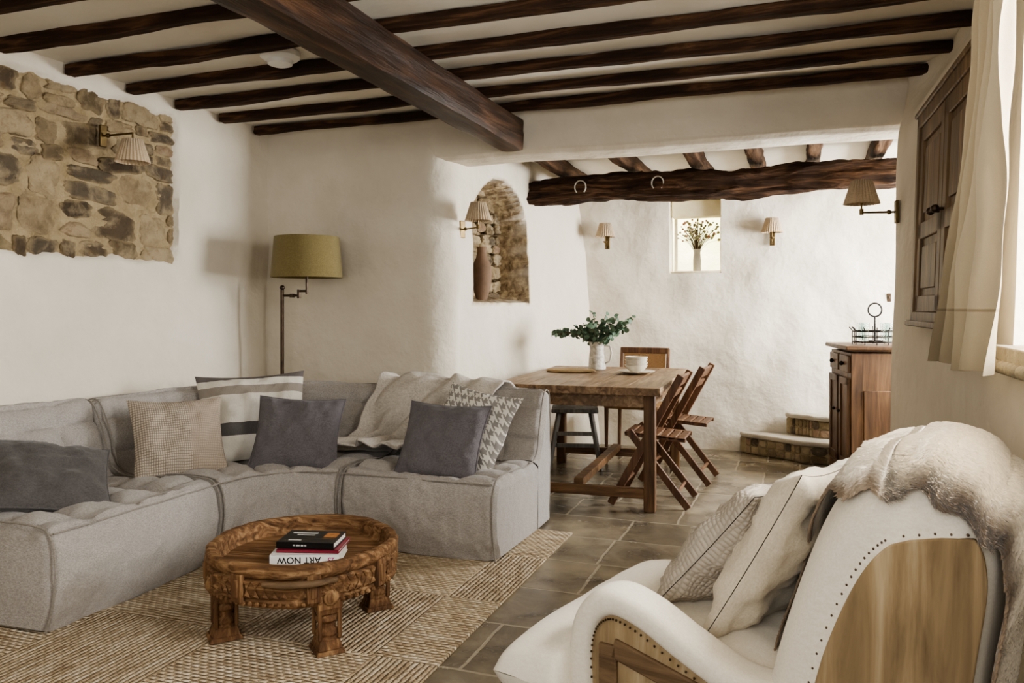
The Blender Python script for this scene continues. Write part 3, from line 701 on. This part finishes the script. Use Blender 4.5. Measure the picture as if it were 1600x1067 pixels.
for i in range(4):
    m=M(); m.lathe([(.001,0),(.035,0),(.055,.012),(.078,.04),(.083,.052),(.079,.052),(.05,.018),(.001,.008)],n=36); o=m.obj('bowl',MCERAM); o.location=(-1.12+.003*(i%2),5.70,TZ+.012+i*.02); tag(o,'cream speckled ceramic bowl in a stack','bowl','stacked bowls')
m=M(); m.lathe([(.001,0),(.04,0),(.062,.08),(.076,.18),(.07,.25),(.042,.31),(.033,.36),(.04,.39),(.033,.39),(.028,.35),(.001,.3)],n=32); o=m.obj('clay_jar',MTERR); o.location=(dwall_x(5.42)-.05,5.43,1.305); tag(o,'brown terracotta bottle-shaped jar standing in the arched niche','jar')
e=thing('flower_vase','small stoneware vase of dried flowers on the window ledge','vase',(-.885,7.34,1.577))
m=M(); m.lathe([(.001,0),(.035,0),(.036,.1),(.03,.16),(.034,.2),(.03,.2),(.001,.15)],n=24); m.obj('vase_body',simple('stoneware','8d8678','a59d8d',10,.6,.1),e)
m=M(); f=M(); f2=M()
for i in range(110):
    a=rs.uniform(0,6.28); L=rs.uniform(.10,.30); sp=rs.uniform(0,.75); end=Vector((math.cos(a)*sp*.27,math.sin(a)*sp*.15,.19+L*(1-.3*sp)))
    m.tube([(0,0,.15),Vector((0,0,.19)).lerp(end,.5)+Vector((0,0,.02)),end],.0015,4)
    (f if i%4 else f2).sphere(end,rs.uniform(.007,.014),6)
m.obj('stem',MSTEM,e)['kind']='stuff'; f.obj('flower',simple('dried_green','7d7a50','a9a27a',20),e)['kind']='stuff'; f2.obj('flower_head',simple('dried_rust','94604a','b08468',20),e)['kind']='stuff'
for x in(-1.64,-1.03):
    m=M(); m.tube([(.045*math.cos(rad(a)),0,.052*math.sin(rad(a))) for a in range(-50,231,14)],.009,6,flat=.6); o=m.obj('horseshoe',simple('rusty_pale_iron','8d8578','b0a898',20,.5,.2)); o.location=(x,6.084,2.20)
    tag(o,'old grey iron horseshoe nailed to the oak beam','horseshoe','horseshoes on the beam')
m=M(); m.lathe([(.001,-.0),(.095,-.0),(.098,-.03),(.085,-.04),(.065,-.045),(.06,-.065),(.04,-.072),(.001,-.073)],n=36); o=m.obj('smoke_detector',MPLAST); o.location=(-2.46,3.35,2.535); tag(o,'round white plastic smoke alarm on the ceiling','smoke detector')
# ---------------- steps ----------------
def stepobj(poly,z,treadpoly,label):
    P=crom([(a,b,0) for a,b in poly[1:-1]],5); pl=[poly[0]]+[(p.x,p.y) for p in P]+[poly[-1]]
    T=crom([(a,b,0) for a,b in treadpoly[1:-1]],5); tl=[treadpoly[0]]+[(p.x+.01*ns(p.x,p.y,z,9),p.y+.016*ns(p.y,p.x,z,9)) for p in T]+[treadpoly[-1]]
    m=M(); m.extr(pl,z,z+.14,'z'); o=m.obj('stone_step',MS,smooth=False,bevel=.012,col=True); tag(o,label,'step','stone steps')
    for v in o.data.color_attributes['Col'].data: v.color=lin('a89878')
    m=M(); m.extr(tl,z+.14,z+.18,'z'); m.obj('tread',MSTEP,o,smooth=False,bevel=.014)
    m=M(); rr=random.Random(int(z*100)+5)
    for i in range(len(P)-1):
        a=P[i]; b=P[i+1]
        L=(b-a).length; k=max(1,int(L/.16)); 
        for j in range(k):
            p=a.lerp(b,(j+.5)/k)
            for zz,hh in((.036,.062),(.104,.062)):
                ww=L/k*.92; dr=(b-a).normalized(); nn=Vector((dr.y,-dr.x,0)); c=Vector(lin(rr.choice(PAL))[:3])*1.25; sd=rr.uniform(0,50)
                vs=[]
                for t in TV:
                    s=1/((abs(t.x)**4+abs(t.y)**4+abs(t.z)**4)**.25); q=t*s; e_=1+.2*ns(q.x+sd,q.y,q.z,1.3)
                    w_=p+dr*q.x*ww*.5*e_+nn*q.z*.012; vs.append((w_.x,w_.y,z+zz+q.y*hh*.5*e_))
                m.add(vs,TF,(c.x,c.y,c.z,1))
    m.obj('riser_stonework',MS,o,col=True,angle=60)
stepobj([(-.5,7.14),(-.44,7.08),(-.12,6.88),(.2,6.74),(1.5,6.70),(1.5,7.14)],0,[(-.5,7.14),(-.47,7.06),(-.13,6.855),(.2,6.71),(1.5,6.67),(1.5,7.14)],'low winding stone step with pale tread by the wall')
stepobj([(-.12,7.14),(-.08,7.10),(.05,7.02),(.25,6.93),(1.5,6.90),(1.5,7.14)],.18,[(-.13,7.14),(-.10,7.08),(.05,6.99),(.25,6.90),(1.5,6.87),(1.5,7.14)],'upper stone step with pale tread by the wall')
# ---------------- sideboard ----------------
sb=thing('sideboard','small antique pine sideboard with drawers and panelled doors','cabinet',(.33,6.0,0),10)
D,WY,H=.42,.62,.95
m=M(); m.box((D/2,WY/2,H/2+.03),(D,WY,H-.1)); m.box((D/2,WY/2,.05),(D+.02,WY+.02,.1)); m.box((D/2,-.006,.42),(D-.16,.012,.5)); m.box((D/2,WY/2,H-.0),(D,WY,.02)); m.obj('body',MPINE,sb,bevel=.004)
m=M(); m.box((D/2-.01,WY/2,H+.015),(D+.06,WY+.06,.03)); m.obj('top',MPINE,sb,bevel=.008)
for i in range(2):
    m=M(); m.box((-.008,WY/4+i*WY/2,H-.1),(.018,WY/2-.05,.12)); d=m.obj('drawer',MPINE,sb,bevel=.005)
    m=M(); m.sphere((-.032,WY/4+i*WY/2,H-.1),.016,10); m.tube([(-.005,WY/4+i*WY/2,H-.1),(-.03,WY/4+i*WY/2,H-.1)],.007,8); m.obj('knob',MIRON,d)
    m=M(); y=WY/4+i*WY/2; w=WY/2-.05
    m.box((-.006,y,.44),(.012,w,.62))
    for s in(-1,1): m.box((-.016,y+s*(w/2-.025),.44),(.014,.05,.62)); m.box((-.016,y,.44+s*.285),(.014,w,.05))
    d=m.obj('door',MPINE,sb,bevel=.003)
    m=M(); m.sphere((-.035,y+(.08 if i==0 else -.08),.5),.012,8); m.obj('knob',MIRON,d)
e=thing('glass_carrier','black wire bottle carrier with loop handle on the sideboard','carrier',(.50,6.25,.983))
m=M(); ra,rb=.15,.16
for z in(.02,.055,.095): 
    m.tube([(ra*math.cos(rad(a)),rb*math.sin(rad(a)),z) for a in range(0,361,15)],.005,6)
for a in range(0,360,30): m.tube([(ra*math.cos(rad(a)),rb*math.sin(rad(a)),.0),(ra*math.cos(rad(a)),rb*math.sin(rad(a)),.10),((ra+.02)*math.cos(rad(a)),(rb+.02)*math.sin(rad(a)),.125)],.004,6)
m.tube([(-ra,0,.02),(ra,0,.02)],.004,6); m.tube([(0,-rb,.02),(0,rb,.02)],.004,6); m.obj('wire_frame',MIRON,e)
m=M(); m.tube([(0,0,.02),(0,0,.20)],.0065,6); m.tube([(.045*math.sin(rad(a)),0,.248-.048*math.cos(rad(a))) for a in range(0,361,15)],.0065,6); m.obj('handle',MIRON,e)
gm=M(); gm.lathe([(.001,0),(.028,0),(.034,.13),(.032,.13),(.026,.008),(.001,.008)],n=20); g0=gm.obj('glass_tumbler',MGLASS)
k=0
for (gx,gy) in((-.075,-.08),(.075,-.08),(-.095,-.0),(.095,.0),(-.075,.08),(.075,.08)):
    g=g0 if k==0 else g0.copy()
    if k: sc.collection.objects.link(g)
    g.location=(.50+gx,6.25+gy,1.008); tag(g,'clear glass tumbler standing in the wire carrier','glass','tumblers in the carrier'); k+=1
m=M(); m.box((0,0,0),(.03,.012,.07)); m.box((0,-.008,0),(.012,.01,.02)); o=m.obj('light_switch',MBRONZE,bevel=.003); o.location=(.685,7.225,1.33); tag(o,'small dark metal light switch on the plaster wall','light switch')
# ---------------- wall cupboard ----------------
cb=thing('wall_cupboard','aged pine panelled double-door cupboard set into the wall','cupboard',(.482,2.80,-.02),2.4)
cb.rotation_euler=(0,rad(2.0),rad(1.6))
CW=1.17; m=M()
for (y0,y1,z0,z1) in((0,CW,2.06,2.12),(0,CW,1.2,1.25),(0,.06,1.2,2.1),(CW-.06,CW,1.2,2.1)): m.box((0,(y0+y1)/2,(z0+z1)/2),(.06,y1-y0,z1-z0))
m.box((-.01,CW/2,1.2),(.08,CW+.03,.025)); m.box((-.005,CW/2,2.125),(.07,CW+.03,.022)); m.box((.03,CW/2,1.66),(.01,CW-.1,.86)); m.obj('frame',MCUP,cb,bevel=.006)
for i in range(2):
    y=.06+(CW-.12)/4*(1+2*i); w=(CW-.12)/2-.006; m=M(); m.box((-.0,y,1.655),(.018,w,.80))
    for s in(-1,1): m.box((-.012,y+s*(w/2-.035),1.655),(.02,.07,.80)); 
    for z in(1.285,1.60,2.025): m.box((-.012,y,z),(.02,w,.07))
    m.box((-.012,y,1.815),(.014,w-.2,.28),top=.96); m.box((-.012,y,1.44),(.014,w-.2,.18),top=.96)
    d=m.obj('door',MCUP,cb,bevel=.004); m=M(); yy=CW/2+(.045 if i else -.045); m.tube([(-.02,yy,1.64),(-.04,yy,1.64)],.006,8); m.sphere((-.052,yy,1.64),.016,10); m.obj('knob',MBRONZE,d)
# ---------------- curtain ----------------
ce=thing('curtain','oatmeal linen curtain with beige lower band beside the window','curtain',(0,0,0))
m=M()
def cf(a,b):
    z=2.32-1.24*b; y0=2.04+.18*b; y1=2.42+.54*b*b; y=y0+(y1-y0)*a
    return (.465-.045*b+.028*math.sin(a*26+2.5*ns(a,b,1,2))*(.5+.6*b)+.014*ns(a*3,b*3,1,2),y+.01*math.cos(a*24),z+.008*math.sin(a*11)*b)
m.grid(cf,140,60); m.obj('curtain_panel',MCURT,ce,angle=80)
m=M(); m.tube([(.48,.9,2.345),(.48,2.6,2.345)],.012,10); m.sphere((.48,2.61,2.345),.022,8); m.obj('rod',MIRON,ce)
# ---------------- armchair ----------------
AC=Vector((-.57,2.15,0)); PHI=-15
ac=thing('armchair','deconstructed white upholstered armchair with exposed wood sides and nailhead trim','armchair',AC,PHI)
m=M()
def cush(sg):
    def g(a,b):
        x=2*a-1;y=2*b-1; X=.32+x*.33; hw=.42-.14*sstep(.15,.22,X)
        k=max(0,(1-abs(x)**5)*(1-abs(y)**5))**.35
        return (X,y*hw*(1-.02*x*x),.39+sg*(.10*k+.022*(1-x*x)*(1-y*y)*(sg>0)+.005*ns(x*2,y*2,sg,2)))
    return g
m.grid(cush(1),70,60); m.grid(cush(-1),70,60); m.obj('seat_cushion',MWHITE,ac,angle=80)
m=M(); m.box((.38,0,.24),(.52,.62,.1)); m.box((.15,0,.235),(.04,.7,.09)); m.obj('seat_frame',MCHWOOD,ac,bevel=.01)
BP=crom([(.60,.20,0),(.61,.40,0),(.645,.58,0),(.70,.76,0),(.755,.875,0),(.82,.94,0),(.90,.955,0),(.975,.92,0),(1.0,.82,0),(.985,.66,0),(.96,.45,0),(.94,.20,0)],6)
def bsurf(i,y,off=0):
    a=BP[max(i-1,0)];b=BP[min(i+1,len(BP)-1)];t=(b-a).normalized();n=Vector((-t.y,t.x,0)); p=BP[i]+n*off
    Y=abs(y)/.37
    z=p.y-.10*max(0,Y-.55)**2*max(0,(p.y-.6))/.4*3
    bul=.035*(1-Y*Y) if i<30 else 0
    return Vector((p.x-bul+(.03*(1-Y*Y) if i>=44 else 0),y,z))
m=M(); NB=len(BP)-1
def bg(a,b):
    i=round(b*NB); y=(a*2-1)
    yy=.37*y; rd=-.03*(max(0,abs(y)-.88)/.12)**2
    return bsurf(i,yy,rd)
o0=m.grid(bg,50,NB)
for j in(0,50):
    m.f.append(tuple(o0+i*51+j for i in range(NB+1))); m.mi.append(0)
m.obj('backrest',MWHITE,ac,angle=70)
for s in(-1,1):
    fpts=[bsurf(i,.37,-.078) for i in range(0,30)]; rpts=[bsurf(i,.37,-.004) for i in range(42,NB+1)]
    zt=.825
    poly=[(p.x,max(.12,p.z)) for p in fpts if p.z<zt]
    lx=poly[-1][0]; poly+= [(lx+.03,zt+.012),(lx+.08,zt+.024),(lx+.13,zt+.03)]
    poly+=[(p.x,max(.12,p.z)) for p in rpts if p.z<zt+.026]
    m=M(); m.extr(poly,s*.360,s*.376,'y'); m.obj('side_panel',MCHWOOD,ac,bevel=.003)
    m=M()
    for k in range(len(poly)-1):
        a_=Vector((poly[k][0],0,poly[k][1])); b_=Vector((poly[k+1][0],0,poly[k+1][1]))
        if a_.x>lx+.14 : break
        L_=(b_-a_).length; nn=max(1,int(L_/.022))
        for t in range(nn):
            w=a_.lerp(b_,t/nn)
            if w.z>.3: m.sphere((w.x-.010,s*.369,w.z+.005),.0028,6)
    ap=[(.215,.22),(.205,.35),(.20,.48),(.222,.555),(.275,.590),(.35,.575),(.45,.525),(.56,.48),(.68,.475)]
    apc=crom([(a,b,0) for a,b in ap],6)
    for i in range(0,len(apc)-1,1):
        p=apc[i];q=apc[i+1];t=(q-p).normalized();n=Vector((t.y,-t.x,0)); w=p+n*.030; m.sphere((w.x,s*(.3655),w.y),.0028,6)
    nt=m.obj('nailhead_trim',MNAIL,ac); nt['kind']='stuff'
    e_=M(); inner=[]
    for i in range(len(apc)):
        a=apc[max(i-1,0)];b=apc[min(i+1,len(apc)-1)];t=(b-a).normalized();n=Vector((t.y,-t.x,0)); w=apc[i]+n*.015; inner.append((w.x,w.y))
    e_.extr(inner+[(.70,.20)],s*.354,s*.31,'y')
    arm=e_.obj('arm',MCHWOOD,ac,bevel=.004)
    m=M(); m.box((.268,s*.357,.35),(.045,.012,.30)); m.box((.47,s*.357,.235),(.38,.012,.05)); m.bar((.28,s*.357,.495),(.66,s*.357,.40),.045,.012,(0,1,0)); m.obj('arm_frame',MCHDARK,arm,bevel=.004)
    m=M(); K=18; vs=[]
    for i in range(len(apc)):
        a=apc[max(i-1,0)];b=apc[min(i+1,len(apc)-1)];t=(b-a).normalized();n=Vector((-t.y,t.x,0))
        for k in range(K):
            an=2*math.pi*k/K; cs,sn=math.cos(an),math.sin(an); u=abs(cs)**.5*math.copysign(1,cs); v=abs(sn)**.8*math.copysign(1,sn)
            w=apc[i]+n*(v*(.034 if v>0 else .028)); vs.append((w.x,s*.318+u*.053,w.y))
    N=len(apc); m.add(vs,[(i*K+k,i*K+(k+1)%K,(i+1)*K+(k+1)%K,(i+1)*K+k) for i in range(N-1) for k in range(K)]+[tuple(range(K))]); m.obj('arm_pad',MWHITE,arm,angle=80)
    m=M(); m.box((.23,s*.30,.11),(.055,.055,.2),top=1.35); m.sphere((.23,s*.30,.022),.022,8); m.obj('leg',MCHWOOD,ac,bevel=.005)
    m=M(); m.bar((.84,s*.30,.2),(.93,s*.30,0.0),.045,.045); m.obj('leg',MCHWOOD,ac,bevel=.005)
AM=Matrix.Translation(AC)@Matrix.Rotation(rad(PHI),4,'Z')
def ap_(x,y,z): return AM@Vector((x,y,z))
pillow('throw_pillow',ap_(.41,.10,.645),-90+PHI-8,50,4,.46,.42,.14,MCHUNK2,'grey and cream textured woven cushion on the armchair',21)
pillow('throw_pillow',ap_(.535,.05,.665),-90+PHI-4,62,6,.48,.46,.15,MCREAMF,'cream linen cushion leaning on the armchair back',22)
pillow('throw_pillow',ap_(.54,.24,.635),-90+PHI,62,-12,.44,.42,.14,MWHITE,'plain white cushion tucked behind others on the armchair',23)
# hide
hm=M(); NU=60
def hide_bounds(i):
    f=i/NB
    if f<.46:
        k=sstep(.28,.46,f); lo=-.16-.20*k+.02*math.sin(i*.9)+.10*sstep(.14,.2,f)*(1-sstep(.2,.33,f)); hi=.40
    else: lo=-.375-.02*sstep(.6,.8,f)+.012*math.sin(i*1.3)-.015*math.sin(i*.5); hi=.40
    return lo,hi
pts={}
i0=9;i1=NB-4
for i in range(i0,i1+1):
    lo,hi=hide_bounds(i)
    for j in range(NU+1):
        y=lo+(hi-lo)*j/NU; yy=max(-.36,min(.36,y)); ex=abs(y)-abs(yy)
        fold=.012*math.sin(y*9+i*.06+2*ns(i*.05,y*3,4,1))*sstep(.25,.5,i/NB)
        p=bsurf(i,yy,.020+.006*ns(i*.12,y*5,0,1)+fold*.5)
        if ex>0: p=p+Vector((0,math.copysign(ex*.7,y),-ex*.8))
        pts[(i,j)]=p
def furcol(i,j):
    e=min(j,NU-j)/NU; e2=(i-i0)/(i1-i0); lo,hi=hide_bounds(i); y=lo+(hi-lo)*j/NU
    n=ns(i*.11,y*4,3,1)+.5*ns(i*.3,y*9,3,1)
    k=sstep(.12,.0,e+n*.05)*.9; k=max(k,.35*sstep(.30,.65,n)); k=max(k,.35*sstep(.7,1,e2)); k=max(k,.95*sstep(.16,.03,e2+n*.04))
    a=Vector(lin('e9dfcd')[:3]); b=Vector(lin('715c47')[:3]); c=a.lerp(b,k); return (c.x,c.y,c.z,1)
idx={}
for i in range(i0,i1+1):
    for j in range(NU+1):
        idx[(i,j)]=len(hm.v); hm.v.append(pts[(i,j)]); hm.c.append(furcol(i,j))
for i in range(i0,i1):
    for j in range(NU): hm.f.append((idx[(i,j)],idx[(i,j+1)],idx[(i+1,j+1)],idx[(i+1,j)])); hm.mi.append(0)
rf=random.Random(3)
for q in range(100000):
    i=rf.randrange(i0,i1); j=rf.randrange(0,NU); a,b=rf.random(),rf.random()
    p=pts[(i,j)].lerp(pts[(i,j+1)],a).lerp(pts[(i+1,j)].lerp(pts[(i+1,j+1)],a),b)
    t1=pts[(i,j+1)]-pts[(i,j)]; t2=pts[(i+1,j)]-pts[(i,j)]; n=t2.cross(t1)
    if n.length<1e-9: continue
    n.normalize()
    c0=Vector((.80,0,.6)); 
    if n.dot(p-c0)<0: n=-n
    L=rf.uniform(.012,.023); sw=ns(p.x*3,p.y*3,p.z*3,2)
    dr=(n*.26+t2.normalized()*(1 if i>30 else -1)+t1.normalized()*(sw*.7+rf.uniform(-.14,.14)+(-.5 if j<6 else 0))+n*rf.uniform(-.08,.12)).normalized()
    w=dr.cross(n)
    if w.length<1e-6: continue
    w=w.normalized()*.0009; c=furcol(i,j); f=rf.uniform(.88,1.12); c=(min(1,c[0]*f),min(1,c[1]*f),min(1,c[2]*f),1)
    hm.add([p-w,p+w,p+dr*L*.6+w*.7+n*.002,p+dr*L-n*.003],[(0,1,2),(0,2,3)],c)
hd=hm.obj('fur_hide',MFUR,col=True,angle=180); hd.location=AC; hd.rotation_euler=(0,0,rad(PHI)); tag(hd,'cream and brown reindeer hide draped over the armchair back','fur throw')
# ---------------- lights ----------------
def area(name,loc,tgt,sx,sy,p,c=(1,1,1)):
    l=bpy.data.lights.new(name,'AREA'); l.shape='RECTANGLE'; l.size=sx; l.size_y=sy; l.energy=p; l.color=c
    o=bpy.data.objects.new(name,l); sc.collection.objects.link(o); o.location=loc
    o.rotation_euler=(Vector(tgt)-Vector(loc)).to_track_quat('-Z','Y').to_euler(); return o
area('window_daylight',(1.15,1.95,1.75),(-2,2.6,1.0),1.3,1.2,175,(1,.98,.94))
area('dining_daylight',(1.95,6.15,1.6),(-1.5,6.3,1.1),1.5,1.3,330,(.97,.985,1))
area('far_window_daylight',(-.90,7.62,2.35),(-.9,5,.6),.7,.3,22,(1,.98,.88))
area('garden_daylight',(-.9,8.2,3.4),(-.9,9.4,1.9),2.5,.8,420,(1,.98,.90))
area('room_fill',(-.6,-.9,1.7),(-1.6,4,1.0),1.8,1.4,42,(1,.98,.94))  # added fill lamp behind the camera, brightens the room; no window there
w=bpy.data.worlds.new('World'); sc.world=w; w.use_nodes=True; w.node_tree.nodes['Background'].inputs[0].default_value=(1,.975,.93,1); w.node_tree.nodes['Background'].inputs[1].default_value=.38
cd=bpy.data.cameras.new('Camera'); cam=bpy.data.objects.new('Camera',cd); sc.collection.objects.link(cam); sc.camera=cam
cd.sensor_width=36; cd.lens=1240/1600*36; cd.shift_y=-.0334; cam.location=(0,0,1.25); cam.rotation_euler=(rad(90),0,rad(20)); cd.clip_start=.05
sc.view_settings.view_transform='AgX'
try: sc.view_settings.look='AgX - Medium High Contrast'
except Exception: pass
